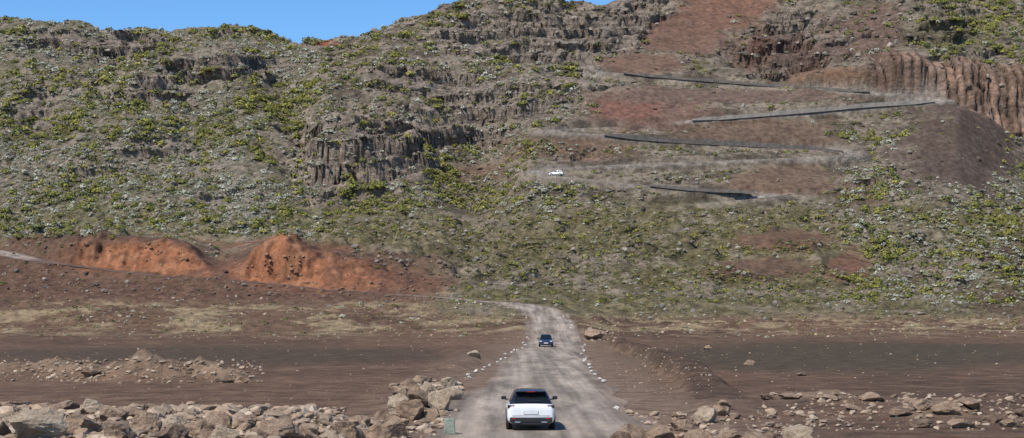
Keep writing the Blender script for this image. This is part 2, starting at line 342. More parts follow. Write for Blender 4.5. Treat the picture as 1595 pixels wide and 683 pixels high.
# ---- ground colours (real albedos by soil type)
def A(c): return np.array(c, float)
col = np.zeros((R, CN, 3)); rkm = np.zeros((R, CN))
big = fbm(Xg, Yg, 40, 4, 70); med = fbm(Xg, Yg + Z, 12, 4, 71); fine = fbm(Xg, Yg + Z, 4, 3, 72); vfine = fbm(Xg, Yg + Z, 2, 3, 73)
def mix(w, c):
    global col
    col = col + (A(c) - col) * np.clip(w, 0, 1)[..., None]
col[:] = A((.128, .081, .055))
mix(sstep(-.1, .4, big) * .8, (.088, .057, .040)); mix(sstep(.0, .4, med) * .5, (.172, .108, .073)); mix(sstep(.1, .4, fine) * .3, (.195, .132, .094))
mix(blob(330, 553, 440, 15, PYf, .25) * .88, (.080, .058, .041)); mix(blob(1310, 556, 380, 28, PYf, .25) * .92, (.075, .058, .039))
mix(sstep(12, 3.4, Dm + warp * 3) * .8 * sstep(250, 225, Yg), (.20, .142, .103))
mix(sstep(528, 515, PYf) * sstep(462, 480, PYf) * sstep(-.05, .3, med + .5 * fine) * .8 * sstep(225, 245, Yg), (.27, .21, .13))
mix(mound * .85, (.215, .152, .106)); mix(mound * sstep(.05, .3, nzf) * .6, (.11, .074, .053))
hm = np.maximum(sstep(500, 482, PYf) * sstep(640, 740, PXg), sstep(348, 360, Yg)) * sstep(255, 285, Yg)
hc = A((.225, .182, .138)) + (A((.105, .083, .063)) - A((.225, .182, .138))) * sstep(-.2, .3, med + .6 * fine)[..., None]
col = lerp(col, hc, hm[..., None])
olive = hm * sstep(300, 335, PYf) * sstep(-.4, .1, big + .6 * med)
mix(olive * .65, (.16, .137, .062)); mix(olive * sstep(.0, .25, fine) * .6, (.085, .068, .044))
leftgr = hm * sstep(520, 460, PXg) * sstep(-.2, .2, med + .4 * fine)
mix(leftgr * .5, (.195, .18, .115))
mix(hm * sstep(.15, .4, vfine + .3 * med) * .45, (.06, .048, .038))
rkm = hm * (1 - ash) * .4
mix(sstep(700, 600, PXg) * sstep(475, 462, PYf) * sstep(358, 346, Yg) * sstep(282, 296, Yg), (.112, .067, .047))
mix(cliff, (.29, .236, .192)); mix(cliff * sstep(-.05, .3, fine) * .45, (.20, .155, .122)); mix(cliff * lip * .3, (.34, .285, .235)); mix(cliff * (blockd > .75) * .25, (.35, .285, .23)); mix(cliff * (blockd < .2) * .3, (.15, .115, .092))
rkm = np.maximum(rkm, cliff * (1 - .8 * colcl))
for b, c in [((80, 392, 60, 22), (.11, .067, .047)), ((210, 398, 140, 34), (.14, .072, .047)), ((460, 408, 130, 40), (.15, .073, .048)), ((460, 444, 130, 16), (.14, .071, .047)), ((620, 444, 105, 16), (.13, .068, .046)), ((540, 425, 60, 26), (.14, .071, .047)),
             ((1010, 172, 120, 36), (.145, .087, .067)), ((970, 165, 60, 20), (.165, .083, .063)), ((1190, 206, 150, 26), (.12, .079, .057)), ((1490, 232, 110, 72), (.080, .056, .045)), ((1225, 282, 90, 26), (.13, .085, .06)),
             ((1210, 375, 85, 20), (.125, .072, .05)), ((1180, 420, 90, 22), (.11, .066, .047)), ((1320, 418, 36, 30), (.145, .073, .05)), ((1120, 5, 85, 48), (.16, .083, .057)), ((1070, 55, 70, 40), (.145, .081, .059)), ((1000, 98, 75, 18), (.145, .086, .062)),
             ((1310, 118, 80, 16), (.165, .094, .061)), ((1215, 80, 110, 34), (.15, .10, .081)), ((1360, 50, 60, 50), (.15, .10, .077)), ((1480, 50, 90, 36), (.16, .138, .088)), ((505, 66, 20, 7), (.28, .10, .06)), ((880, 230, 120, 22), (.16, .104, .072)), ((730, 270, 60, 14), (.16, .104, .072)),
             ((1350, 300, 50, 30), (.145, .10, .07)), ((1570, 400, 36, 26), (.095, .068, .054)), ((1560, 470, 60, 22), (.11, .074, .054)), ((370, 310, 50, 36), (.25, .21, .165)), ((320, 245, 60, 34), (.23, .195, .155)), ((1150, 150, 230, 12), (.13, .09, .07))]:
    mix(blob(*b, py=PYf) * .88 * sstep(285, 300, Yg), c)
mix(sstep(1090, 1150, PXg) * sstep(1345, 1300, PXg) * sstep(525, 535, Yg) * sstep(0, .4, fbm(Xg, Yg * .2, 16, 4, 85)) * .7, (.17, .093, .064))
ox = np.maximum(sstep(95, 150, PXg + warp2 * 40) * sstep(325, 290, PXg + warp2 * 40), sstep(350, 400, PXg + warp2 * 30) * sstep(670, 480, PXg + warp2 * 50))
face = ox * sstep(319, 325, Yg + fine * 4) * sstep(344, 340, Yg + fine * 4) * sstep(.05, .7, blur(slope, 2, 0) + .7 * fine + .6 * med)
mix(face * .92, (.27, .118, .064)); mix(face * sstep(-.05, .4, fbm(Xg, Z * .8, 6, 4, 83)) * .8, (.145, .072, .047)); mix(face * sstep(.1, .4, fbm(Xg, Z, 3, 3, 84)) * .5, (.33, .175, .10))
mix(bankx * sstep(337, 341, Yg + fine * 2) * sstep(358, 350, Yg) * .85, (.095, .064, .047))
mix(ash * hill * sstep(.0, .4, fine + .6 * med) * .45 * (1 - face), (.088, .06, .047))
mix(ash * hill * sstep(.1, .4, vfine) * .22, (.18, .13, .095))
cc_ = A((.26, .168, .122))[None, None, :] * (.6 + .75 * hsh(ci_ * 3, zi_ * 5 + 7))[..., None]
col = lerp(col, cc_, (colcl * .95)[..., None]); mix(colcl * groove * .9, (.045, .035, .03))
mix(colcl * sstep(.05, .35, fbm(Xg, Z * .6, 5, 3, 82)) * .4, (.19, .145, .12))
mix(berm * .88, (.080, .052, .037)); mix(berm * sstep(.1, .4, nzf) * .3, (.15, .10, .07))
rw_ = np.where((Th > 479) & (Th < 506), .9 * sstep(1030, 1080, PXg), np.where(Th >= 506, .75 * sstep(860, 970, PXg), np.where(Th > 466.5, .8, np.where(Th < 430.5, .4 * sstep(1040, 1120, PXg), .65 * sstep(810, 850, PXg)))))
pin = ((PXg > 1285) & (Th > 455) & (Th < 474)) | ((PXg > 1430) & (Th > 500) & (Th < 512)) | ((PXg < 885) & (PXg > 820) & (Th > 436) & (Th < 480))
mix(sstep(4.6, 4.2, Dh + vfine * .3 + np.where((Sh > 0) & ~pin, .35, 0)) * rw_, (.255, .22, .188))
mix(sstep(5.0, 4.4, Dm + warp2 * .5) * np.where(PXg > 600, .6, .2) * sstep(285, 300, Yg), (.22, .165, .13))
lum = col @ A((.3, .55, .15)); col = np.clip(lum[..., None] + (col - lum[..., None]) * 1.06, .005, 1)
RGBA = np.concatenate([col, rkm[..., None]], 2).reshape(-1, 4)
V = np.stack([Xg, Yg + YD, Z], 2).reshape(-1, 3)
def grid_faces(r, c):
    i = np.arange(r * c).reshape(r, c)
    return np.stack([i[:-1, :-1], i[:-1, 1:], i[1:, 1:], i[1:, :-1]], 2).reshape(-1, 4)
rs = int(np.searchsorted(Yr, 300))
o = link('plain', np_mesh('plain', V[:(rs + 1) * CN], grid_faces(rs + 1, CN), M_ter, RGBA[:(rs + 1) * CN])); tag(o, 'dark brown volcanic cinder plain crossed by the road', 'ground', kind='structure')
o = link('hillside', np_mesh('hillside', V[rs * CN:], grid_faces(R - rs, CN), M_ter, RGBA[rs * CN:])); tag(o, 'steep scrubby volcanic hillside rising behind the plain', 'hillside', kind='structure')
gv = np.array([[-4000, -4000, -2.], [4000, -4000, -2.], [4000, 4000, -2.], [-4000, 4000, -2.]])
o = link('ground', np_mesh('ground', gv, np.array([[0, 1, 2, 3]]), M_ter, np.tile([.09, .06, .045, 0], (4, 1)))); tag(o, 'brown volcanic ground stretching to the horizon', 'ground', kind='structure')

# sampling helpers
vis = np.minimum.accumulate(np.where(Yg > 42, PYf, 1e4), axis=0)
visT = np.ascontiguousarray(-vis.T)
def gz(x, Y):
    u = x / Y; ci = min(max((u - U[0]) / (U[1] - U[0]), 0), CN - 1.001); c = int(ci); fc = ci - c
    r = int(min(max(np.searchsorted(Yr, Y) - 1, 0), R - 2)); fr = (Y - Yr[r]) / (Yr[r + 1] - Yr[r])
    return float(lerp(lerp(Z[r, c], Z[r, c + 1], fc), lerp(Z[r + 1, c], Z[r + 1, c + 1], fc), fr))
def hit(px, py):
    c = int(min(max(round((px - pxs[0]) / (pxs[1] - pxs[0])), 0), CN - 1))
    r = int(np.searchsorted(visT[c], -py))
    if r >= R - 1: return None
    Y = Yr[r] + YD[r, c]; x = (px - CX) / F * Yr[r]
    return x, Y, Z[r, c], r, c

# ------------------------------------------------------------------ roads
def ribbon(name, line, hwf, lift, cfun, label, nacross=13, jit=1.5):
    n = len(line); tg = np.gradient(line[:, :2], axis=0); tg /= np.linalg.norm(tg, axis=1)[:, None] + 1e-9
    nr = np.stack([tg[:, 1], -tg[:, 0]], 1); Vv = []; Cc = []
    s = np.arange(n) * 2.5
    jl = fbm(s, s * 0 + 3.3, 9, 4, 5) * jit; jr = fbm(s, s * 0 + 8.8, 9, 4, 6) * jit
    for i in range(n):
        for k in range(nacross):
            q = -1 + 2 * k / (nacross - 1); hl, hr = hwf(line[i, 1])
            off = q * (hr if q > 0 else hl) + (jr[i] if q > 0 else jl[i]) * abs(q) ** 3
            x = line[i, 0] + nr[i, 0] * off; y = line[i, 1] + nr[i, 1] * off
            Vv.append((x, y, gz(x, y) + lift - .02 * abs(q) ** 6)); Cc.append(cfun(q, line[i]))
    me = np_mesh(name, np.array(Vv), grid_faces(n, nacross), M_road, np.array(Cc))
    o = link(name, me); tag(o, label, 'road', kind='structure'); return o
def c_main(q, p_):
    e = float(sstep(.62, 1.0, abs(q))); c = A((.295, .238, .188)); tr = math.exp(-((abs(q) - .4) / .14) ** 2)
    c = c * (1 + .18 * tr - .2 * math.exp(-(q / .16) ** 2)); c = lerp(c, A((.20, .142, .103)), e * .92)
    px = CX + F * p_[0] / p_[1]
    if p_[1] > 300: c = lerp(c, A((.135, .083, .06)), .9 * float(sstep(660, 560, px)) * float(sstep(30, 70, px)))
    return (*c, 1)
def c_hill(q, p_):
    px = CX + F * p_[0] / p_[1]; f = 1.0
    if p_[1] > 527: f = float(sstep(860, 960, px))
    elif p_[1] < 430.5: f = float(sstep(1000, 1120, px))
    return (*lerp(A((.14, .115, .078)), A((.255, .22, .188)), f), 1)
dens = main_l[main_l[:, 1] > 8]
ribbon('road', dens, lambda Y: (4.0 + .9 * float(sstep(95, 60, Y)), 4.0 + .3 * float(sstep(95, 60, Y))), .035, c_main, 'pale dusty gravel road running straight towards the hillside')
ribbon('mountain_road', hill_l, lambda Y: (2.7, 2.7), .06, c_hill, 'narrow grey road zigzagging up the hillside', 5, .3)

# retaining walls
def wall(label, pa, pb, y0, y1, mat, low, high, off):
    ln = []
    for p in hill_l:
        px = CX + F * p[0] / p[1]
        if pa <= px <= pb and y0 <= p[1] <= y1: ln.append(p)
    ln = np.array(sorted(ln, key=lambda t: t[0])); bm = bmesh.new(); prev = None; n = len(ln)
    for i, p in enumerate(ln):
        j = random.uniform(-.3, .3) + .2 * math.sin(i * .6)
        tap = min(1, i / 6 + .4, (n - 1 - i) / 6 + .4)
        yo = p[1] - off
        ring = [bm.verts.new((p[0], yo - .45 - random.uniform(0, .3), p[2] - low * tap)), bm.verts.new((p[0], yo - .12, p[2] + high * tap + j * .6)), bm.verts.new((p[0], yo + .5, p[2] + high * tap + j * .6)), bm.verts.new((p[0], yo + .5, p[2] - low * tap))]
        if prev:
            for k in range(4): bm.faces.new((prev[k], prev[(k + 1) % 4], ring[(k + 1) % 4], ring[k]))
        else: bm.faces.new(ring)
        prev = ring
    bm.faces.new(prev)
    o = link('retaining_wall', bm_mesh('retaining_wall', bm, mat)); tag(o, label, 'wall')
wall('dark stone wall below the lowest zigzag, right of the white car', 1000, 1185, 431, 436, M_wall, .7, .4, 4.1)
wall('long dark stone wall along the middle zigzag of the hill road', 935, 1312, 466.5, 472.5, M_wall, .9, .6, 4.1)
wall('dark stone wall under the top stretch of the hill road', 968, 1350, 509, 527, M_wall, .6, .45, 4.1)
wall('grey stone edging along the road ramp below the columnar cliff', 1075, 1455, 485, 504, M_wall2, .9, .4, 4.1)

# ------------------------------------------------------------------ rocks
def rock_mesh(name, seed, sub, planes=20, nz=.10, lo=.42, hi=.78):
    rr = random.Random(seed); bm = bmesh.new(); bmesh.ops.create_icosphere(bm, subdivisions=sub, radius=1)
    pl = []
    for i in range(planes):
        v = Vector((rr.gauss(0, 1), rr.gauss(0, 1), rr.gauss(0, .8))).normalized(); pl.append((v, rr.uniform(lo, hi)))
    ofs = Vector((seed * 3.7, seed * 1.3, seed * 7.1))
    for v in bm.verts:
        for n_, d in pl:
            k = v.co.dot(n_) - d
            if k > 0: v.co -= n_ * k * .98
        a = mnoise.fractal(v.co * 2.2 + ofs, .7, 2.1, 5)
        v.co += v.co.normalized() * a * nz
    zs = [v.co.z for v in bm.verts]; xs = [v.co.x for v in bm.verts]; ys = [v.co.y for v in bm.verts]
    sx, sy, sz = 1 / (max(xs) - min(xs)), 1 / (max(ys) - min(ys)), 1 / (max(zs) - min(zs))
    for v in bm.verts: v.co = Vector(((v.co.x - (max(xs) + min(xs)) / 2) * sx, (v.co.y - (max(ys) + min(ys)) / 2) * sy, (v.co.z - min(zs)) * sz))
    me = bpy.data.meshes.new(name); bm.to_mesh(me); bm.free()
    me.polygons.foreach_set('use_smooth', np.full(len(me.polygons), False)); return me
protos = [rock_mesh('boulder_shape', s, 4) for s in range(1, 15)]
pm = {}
def rock_for(i, mat):
    k = (i, mat.name)
    if k not in pm:
        me = protos[i].copy(); me.materials.append(mat); pm[k] = me
    return pm[k]
cnt = 0
def place_rock(px, py, w, h, mat, label, group=None, name='boulder', cat='boulder', sink=.25, depth=None, proto=None):
    global cnt
    x, Y, z = hit(px, py)[:3]
    s = Y / F; W = w * s; H = h * s
    o = bpy.data.objects.new(name, rock_for(cnt % 14 if proto is None else proto, mat)); C.objects.link(o); cnt += 1
    d = depth if depth else W * random.uniform(.7, 1.0)
    a = random.choice((0, math.pi)) + random.uniform(-.35, .35)
    o.scale = (W * 1.02, d, H / (1 - sink)); o.rotation_euler = (random.uniform(-.2, .2), random.uniform(-.2, .2), a)
    o.location = (x, Y + d * .35, gz(x, Y + d * .35) - sink * H)
    tag(o, label, cat, group); return o
ORD = 'first second third fourth fifth sixth seventh eighth ninth tenth eleventh twelfth thirteenth fourteenth fifteenth sixteenth seventeenth eighteenth nineteenth twentieth twenty-first twenty-second twenty-third twenty-fourth twenty-fifth twenty-sixth twenty-seventh'.split()
b, p, d_ = M_rb, M_rp, M_rd
tone = {M_rb.name: 'brown', M_rp.name: 'pale', M_rd.name: 'dark brown'}
clusters = [
 ('from left in the bottom left rock bank', [(100, 646, 46, 20, b), (143, 645, 42, 22, p), (120, 678, 64, 30, b), (170, 661, 50, 23, b), (205, 655, 40, 18, b), (178, 690, 58, 29, b), (222, 681, 60, 34, b), (268, 671, 44, 22, p), (302, 690, 62, 30, b), (262, 694, 54, 28, d_), (338, 671, 48, 25, b), (352, 692, 54, 25, p), (378, 676, 40, 20, b), (432, 692, 70, 33, b), (400, 690, 36, 19, d_), (474, 694, 52, 24, b), (508, 694, 42, 20, p), (60, 643, 40, 15, b), (20, 642, 48, 16, b)]),
 ('from left in the rock pile beside the road', [(540, 688, 58, 30, b), (582, 692, 48, 29, b), (614, 685, 42, 34, b), (560, 666, 36, 18, b), (530, 670, 30, 14, d_), (598, 662, 34, 20, b), (640, 656, 48, 31, b), (625, 641, 38, 25, p), (650, 633, 44, 27, b), (681, 642, 40, 34, p), (664, 619, 36, 22, p), (637, 613, 36, 18, b), (706, 624, 32, 19, p), (703, 607, 28, 18, p), (656, 600, 32, 14, b), (624, 623, 30, 17, b), (668, 657, 36, 20, b)]),
 ('from left in the rocks right of the road', [(990, 690, 56, 27, b), (1030, 690, 48, 25, b), (965, 692, 36, 18, d_), (1062, 674, 38, 18, b), (1101, 661, 42, 23, p), (1126, 649, 30, 15, b), (1090, 692, 48, 20, b), (1140, 690, 38, 17, b), (1182, 692, 54, 17, b), (1245, 692, 48, 24, p), (1130, 637, 26, 11, b), (1205, 690, 38, 14, d_)]),
 ('from left in the lower right outcrop', [(1360, 626, 40, 12, b), (1330, 640, 34, 9, b), (1405, 650, 36, 12, d_), (1440, 640, 36, 14, b), (1475, 648, 46, 18, b), (1510, 640, 38, 13, b), (1545, 660, 40, 12, d_), (1580, 666, 34, 12, b), (1500, 668, 46, 13, b), (1440, 668, 40, 11, d_), (1290, 626, 40, 8, b), (1232, 624, 38, 7, b), (1198, 624, 28, 6, d_), (1602, 650, 34, 12, d_), (1420, 630, 28, 9, b)]),
]
place_rock(44, 694, 96, 56, M_rp, 'large pale brown boulder filling the bottom left corner', sink=.1, proto=3)
place_rock(-14, 690, 50, 34, M_rb, 'brown boulder cut by the left frame edge behind the corner boulder')
for text, lst in clusters:
    for i, (px, py, w, h, m) in enumerate(sorted(lst, key=lambda t: t[0])):
        place_rock(px, py, w, h, m, tone[m.name] + ' boulder, ' + ORD[i] + ' ' + text)
for px, py, w, h, m, lab in [(1102, 545, 11, 6, M_rb, 'small brown rock alone on the dark right flat, nearest the earth bank'), (1168, 569, 18, 8, M_rb, 'brown rock alone on the right plain below the dark flat'), (1251, 586, 22, 6, M_rd, 'low dark rock on the plain at right, above the outcrop'),
                             (738, 557, 22, 10, M_rp, 'pale rock left of the road at the end of the marker stones'), (928, 530, 34, 16, M_rb, 'brown rock heap right of the road beside the far bend'), (350, 597, 34, 12, M_rd, 'rugged dark rock on the small mound right of the domed mound'), (378, 597, 26, 10, M_rb, 'brown rock at the right end of the left plain mounds'), (140, 590, 36, 9, M_rb, 'flat brown rock on the long mound left of the domed mound')]:
    place_rock(px, py, w, h, m, lab)
def stones(side, lst, lab=None, grp=None):
    for (px, py, w) in lst:
        w *= random.uniform(.62, .98)
        place_rock(px + random.uniform(-4, 4), py + random.uniform(-1.5, 1.5), w, w * random.uniform(.5, .8), M_rw, lab or 'whitewashed stone in the row lining the ' + side + ' edge of the road', grp or 'whitewashed stones along the ' + side + ' road edge', 'marker_stone', 'stone', .1)
stones('left', [(727, 592, 10), (733, 586, 8), (742, 582, 9), (749, 577, 8), (757, 575, 6), (763, 570, 8), (771, 566, 7), (778, 562, 8), (785, 559, 6), (790, 556, 7), (796, 552, 7), (802, 549, 6), (807, 546, 6), (811, 543, 5), (815, 540, 6), (819, 536, 5), (822, 531, 5), (823, 526, 5), (671, 650, 11), (664, 660, 9)])
stones('right', [(939, 597, 10), (934, 591, 9), (929, 586, 8), (924, 580, 9), (919, 575, 7), (917, 570, 8), (913, 564, 8), (911, 560, 7), (910, 555, 7), (911, 550, 6), (909, 546, 6), (909, 542, 5), (908, 538, 5), (906, 532, 5), (904, 527, 5), (963, 640, 12), (1003, 652, 7)])
stones('', [(x_, 480 - (805 - x_) * .07, 4) for x_ in range(700, 806, 13)] + [(878, 495, 4), (884, 501, 4), (888, 507, 4), (890, 513, 4), (870, 490, 4)], 'tiny white stone beside the far bend of the road', 'white stones at the far bend of the road')

# scattered small stones: far too many to count
icos = []
for s in range(8):
    me = rock_mesh('tmp', 40 + s, 2 if s < 4 else 1, 9, .15)
    vv = np.empty(len(me.vertices) * 3); me.vertices.foreach_get('co', vv); ff = np.array([list(q.vertices) for q in me.polygons])
    icos.append((vv.reshape(-1, 3), ff)); bpy.data.meshes.remove(me)
SV, SF, SC = [], [], []; off = 0
def add_stone(x, Y, z, w, c, k):
    global off
    vv, ff = icos[k]; a = random.uniform(0, 6.28); ca, sa = math.cos(a), math.sin(a)
    sx, sy, sz = w * random.uniform(.8, 1.2), w * random.uniform(.7, 1.1), w * random.uniform(.45, .8)
    q = np.stack([(vv[:, 0] * ca - vv[:, 1] * sa) * sx, (vv[:, 0] * sa + vv[:, 1] * ca) * sy, vv[:, 2] * sz], 1) + (x, Y, z - .25 * sz)
    SV.append(q); SF.append(ff + off); off += len(q)
    SC.append(np.tile((*c, 1), (len(q), 1)) * np.concatenate([np.repeat(np.random.default_rng(off).uniform(.8, 1.2, (len(q), 1)), 3, 1), np.ones((len(q), 1))], 1))
def stone_col():
    f = random.uniform(.5, 1.15); t = random.random(); return lerp(A((.32, .222, .152)), A((.42, .33, .245)), t) * f
for (x0, x1, y0, y1, n, wa, wb) in [(-30, 540, 638, 706, 2300, 6, 28), (500, 630, 656, 706, 520, 5, 24), (612, 715, 597, 683, 420, 4, 19), (950, 1280, 645, 700, 640, 4, 17), (1180, 1600, 616, 672, 760, 3, 13), (0, 410, 562, 598, 520, 2.5, 10), (60, 820, 476, 530, 500, 2, 6), (900, 1600, 490, 526, 420, 2, 6), (910, 960, 512, 535, 60, 3, 9), (0, 720, 530, 640, 380, 1.2, 4), (930, 1600, 530, 640, 380, 1.2, 4), (700, 1000, 560, 683, 260, .8, 2.4), (330, 700, 400, 470, 520, 1.5, 8), (40, 330, 380, 475, 320, 1.5, 6), (960, 1110, 540, 615, 260, 1.5, 5)]:
    for i in range(n):
        px = random.uniform(x0, x1); py = random.uniform(y0, y1); h_ = hit(px, py)
        if not h_: continue
        x, Y, z, r, c = h_
        if Dm[r, c] < 3.8: continue
        if warp[r, c] + random.uniform(-.5, .5) < -.25: continue
        wpx = wa + (wb - wa) * random.random() ** 2.3
        cs = stone_col()
        if 300 < Y < 350: cs = lerp(cs, col[r, c], .7)
        add_stone(x, Y, z, wpx * Y / F, cs, random.randrange(4) if wpx > 8 else 4 + random.randrange(4))
for i in range(14000):
    px = random.uniform(-40, 1640); py = random.uniform(0, 505); h_ = hit(px, py)
    if not h_: continue
    x, Y, z, r, c = h_
    if Y < 300 or (Dh[r, c] < 5.5 and faint[r, c] == 1): continue
    pr = .5 * (1 - ash[r, c]) + .08
    if random.random() > pr * (1 - .7 * colcl[r, c]): continue
    cc = lerp(A((.16, .127, .098)), A((.33, .285, .235)), random.random() ** 1.6) * random.uniform(.5, 1.1)
    if ash[r, c] > .5: cc = lerp(cc, col[r, c], .7)
    add_stone(x, Y, z, (2.4 + 9 * random.random() ** 4) * Y / F, cc, 4 + random.randrange(4))
o = link('scattered_stones', np_mesh('scattered_stones', np.concatenate(SV), np.concatenate(SF), M_stuffrock, np.concatenate(SC), False))
tag(o, 'loose stones and rubble strewn over the plain and slopes', 'stones', kind='stuff')

# ------------------------------------------------------------------ shrubs
def leaf_proto(seed, n, q):
    r = np.random.default_rng(seed)
    d = r.normal(size=(n, 3)); d[:, 2] = np.abs(d[:, 2]) * .9 + .05; d /= np.linalg.norm(d, axis=1)[:, None]
    lob = 1 + .18 * np.sin(3 * np.arctan2(d[:, 1], d[:, 0]) + seed)
    c = d * (r.uniform(.6, 1, n) ** .5 * lob)[:, None] * (1, 1, .8)
    nn = d + r.normal(size=(n, 3)) * .3; nn /= np.linalg.norm(nn, axis=1)[:, None]
    a = np.cross(nn, r.normal(size=(n, 3))); a /= np.linalg.norm(a, axis=1)[:, None] + 1e-9
    bb = np.cross(nn, a)
    s = r.uniform(.6, 1.25, n)[:, None] * q
    v = np.stack([c - a * s - bb * s * .6, c + a * s - bb * s * .6, c + a * s + bb * s * .6, c - a * s + bb * s * .6], 1)
    v[:, :, 2] = np.maximum(v[:, :, 2], -.05)
    sh = np.repeat(r.uniform(.7, 1.3, n), 4)
    return v.reshape(-1, 3), sh
small = [leaf_proto(s, 40, .22) for s in range(8)]; large = [leaf_proto(s + 50, 170, .135) for s in range(6)]
KC = {'green': [(.20, .192, .042), (.148, .155, .044), (.24, .22, .055), (.178, .172, .06)], 'silver': [(.335, .33, .25), (.28, .275, .205), (.39, .385, .305)], 'dark': [(.075, .085, .032), (.10, .11, .042)], 'olive': [(.185, .162, .064), (.142, .128, .055), (.225, .195, .09)], 'tan': [(.32, .265, .155), (.26, .21, .12)]}
def region(px, py):
    if py > 474 and (px < 815 or px > 905): return ('plain', .4, dict(tan=.6, olive=.3, silver=.1))
    if py > 474: return None
    if px < 700 and py > 372: return ('bank', .10, dict(olive=.6, silver=.2, green=.2))
    if px < 500 and py < 375: return ('left', 1.55, dict(green=.31, silver=.48, dark=.08, olive=.13))
    if 500 <= px < 740 and 262 < py < 335 and abs(py - (335 - (px - 500) * .29)) < 24: return ('mid', 1.5, dict(green=.8, dark=.12, silver=.08))
    if px > 1430 and py < 110: return ('top', 1.2, dict(green=.48, dark=.20, silver=.22, olive=.1))
    if px > 1310 and py > 205: return ('right', 1.3, dict(green=.31, silver=.44, dark=.08, olive=.17))
    if px < 900 and py < 335: return ('mid', .95, dict(green=.32, silver=.38, dark=.11, olive=.19))
    if py > 325: return ('lower', 1.75, dict(olive=.60, green=.18, silver=.15, dark=.07))
    if py < 120: return ('top', .25, dict(olive=.35, green=.25, silver=.25, dark=.15))
    return ('mid2', 1.2, dict(silver=.34, olive=.44, green=.16, dark=.06))
SZ = dict(green=(3.6, 17), silver=(3, 11), dark=(3.6, 14), olive=(2.8, 10), tan=(2, 5.5))
cand = []
vn = fbm(Xg, Yg + Z, 16, 3, 90); gn = fbm(Xg * 1.6, (Yg + Z) * .5, 26, 3, 91)
for i in range(76000):
    px = random.uniform(-60, 1660); py = random.uniform(0, 528)
    rg = region(px, py)
    if not rg: continue
    h_ = hit(px, py)
    if not h_: continue
    x, Y, z, r, c = h_
    if Y < 235 or (Dh[r, c] < 5.4 and faint[r, c] == 1) or Dm[r, c] < 5.6 or colcl[r, c] > .3: continue
    dn = rg[1] * (1 - .985 * ash[r, c]) * (1 - .84 * cliff[r, c]) * (.64 + 1.5 * vn[r, c])
    if random.random() > dn: continue
    kd = random.choices(list(rg[2]), list(rg[2].values()))[0]
    if rg[0] in ('left', 'mid', 'right') and random.random() < .6:
        if gn[r, c] > .13 and kd in ('silver', 'olive'): kd = 'green'
        elif gn[r, c] < -.05 and kd in ('green', 'dark'): kd = 'silver'
    a, bq = SZ[kd]; w = a + (bq - a) * random.random() ** 3.0
    if rg[0] in ('lower', 'bank', 'mid2'): w *= .72
    cand.append((w, x, Y, z, kd, rg[0], px, py))
cand.sort(key=lambda t: -t[0])
RN = dict(left='on the steep left hillside', mid='on the middle slope around the grey cliff', mid2='among the zigzags of the hill road', right='on the right flank of the hill', top='near the top of the hill', lower='on the lava field at the foot of the hill', bank='on the orange earth banks', plain='at the edge of the plain')
KN = dict(green='yellow-green heath bush', silver='silvery grey shrub', dark='dark green bush', olive='olive brown shrub', tan='dry tan tussock')
lm = {}
def shrub_mesh(k, s):
    if (k, s) not in lm:
        v, sh = large[s]; n = len(v) // 4; r = np.random.default_rng(s + len(k) * 7)
        cb = np.repeat(np.array([KC[k][j] for j in r.integers(0, len(KC[k]), n)]), 4, 0) * sh[:, None]
        lm[(k, s)] = np_mesh('shrub', v, np.arange(n * 4).reshape(-1, 4), M_leaf, np.concatenate([cb, np.ones((len(cb), 1))], 1), False)
    return lm[(k, s)]
NI = 290
for w, x, Y, z, k, rg, px, py in cand[:NI]:
    o = bpy.data.objects.new('shrub', shrub_mesh(k, random.randrange(6))); C.objects.link(o)
    R_ = w * Y / F / 2; o.scale = (R_ * random.uniform(.9, 1.25), R_, R_ * random.uniform(.9, 1.2)); o.rotation_euler = (0, 0, random.uniform(0, 6.28)); o.location = (x, Y, z - .1 * R_)
    tag(o, 'large ' + KN[k] + ' ' + RN[rg], 'shrub', KN[k] + 's ' + RN[rg])
LV, LC = [], []
for w, x, Y, z, k, rg, px, py in cand[NI:]:
    v, sh = small[random.randrange(8)]; a = random.uniform(0, 6.28); ca, sa = math.cos(a), math.sin(a); R_ = w * Y / F / 2 * 1.1
    q = np.stack([(v[:, 0] * ca - v[:, 1] * sa), v[:, 0] * sa + v[:, 1] * ca, v[:, 2] * random.uniform(.8, 1.15)], 1) * R_ + (x, Y, z - .1 * R_)
    LV.append(q); cb = A(random.choice(KC[k])) * random.uniform(.75, 1.25); LC.append(np.concatenate([cb[None, :] * sh[:, None], np.ones((len(sh), 1))], 1))
LV = np.concatenate(LV); o = link('scrub', np_mesh('scrub', LV, np.arange(len(LV)).reshape(-1, 4), M_leaf, np.concatenate(LC), False))
tag(o, 'low heath scrub and tussocks covering the slopes', 'scrub', kind='stuff')

# ------------------------------------------------------------------ cars
M_white = paint('white_car_paint', (.82, .82, .82), .3, 0, .6); M_black = paint('black_car_paint', (.012, .012, .014), .25, 0, .5); M_blue = paint('dark_blue_car_paint', (.02, .035, .085), .3, .2, .6)
M_glass = paint('dark_glass', (.010, .012, .014), .08); M_plastic = paint('black_plastic', (.02, .02, .021), .6); M_tyre = paint('tyre_rubber', (.018, .018, .018), .85)
M_rim = paint('alloy_rim', (.45, .45, .46), .35, .8); M_red = paint('red_tail_lamp', (.45, .012, .012), .2); M_lamp = paint('clear_head_lamp', (.75, .77, .8), .15); M_plate = paint('white_number_plate', (.75, .75, .73), .4); M_chrome = paint('chrome_trim', (.6, .6, .6), .25, .9)
def box_bm(bm, cx, cy, cz, sx, sy, sz, bev=.0, taper=1.0):
    r = bmesh.ops.create_cube(bm, size=1); vs = r['verts']
    for v in vs:
        k = taper if v.co.z > 0 else 1
        v.co = Vector((cx + v.co.x * sx * k, cy + v.co.y * sy, cz + v.co.z * sz))
    if bev: bmesh.ops.bevel(bm, geom=list({e for v in vs for e in v.link_edges}), offset=bev, segments=2, affect='EDGES', profile=.6)
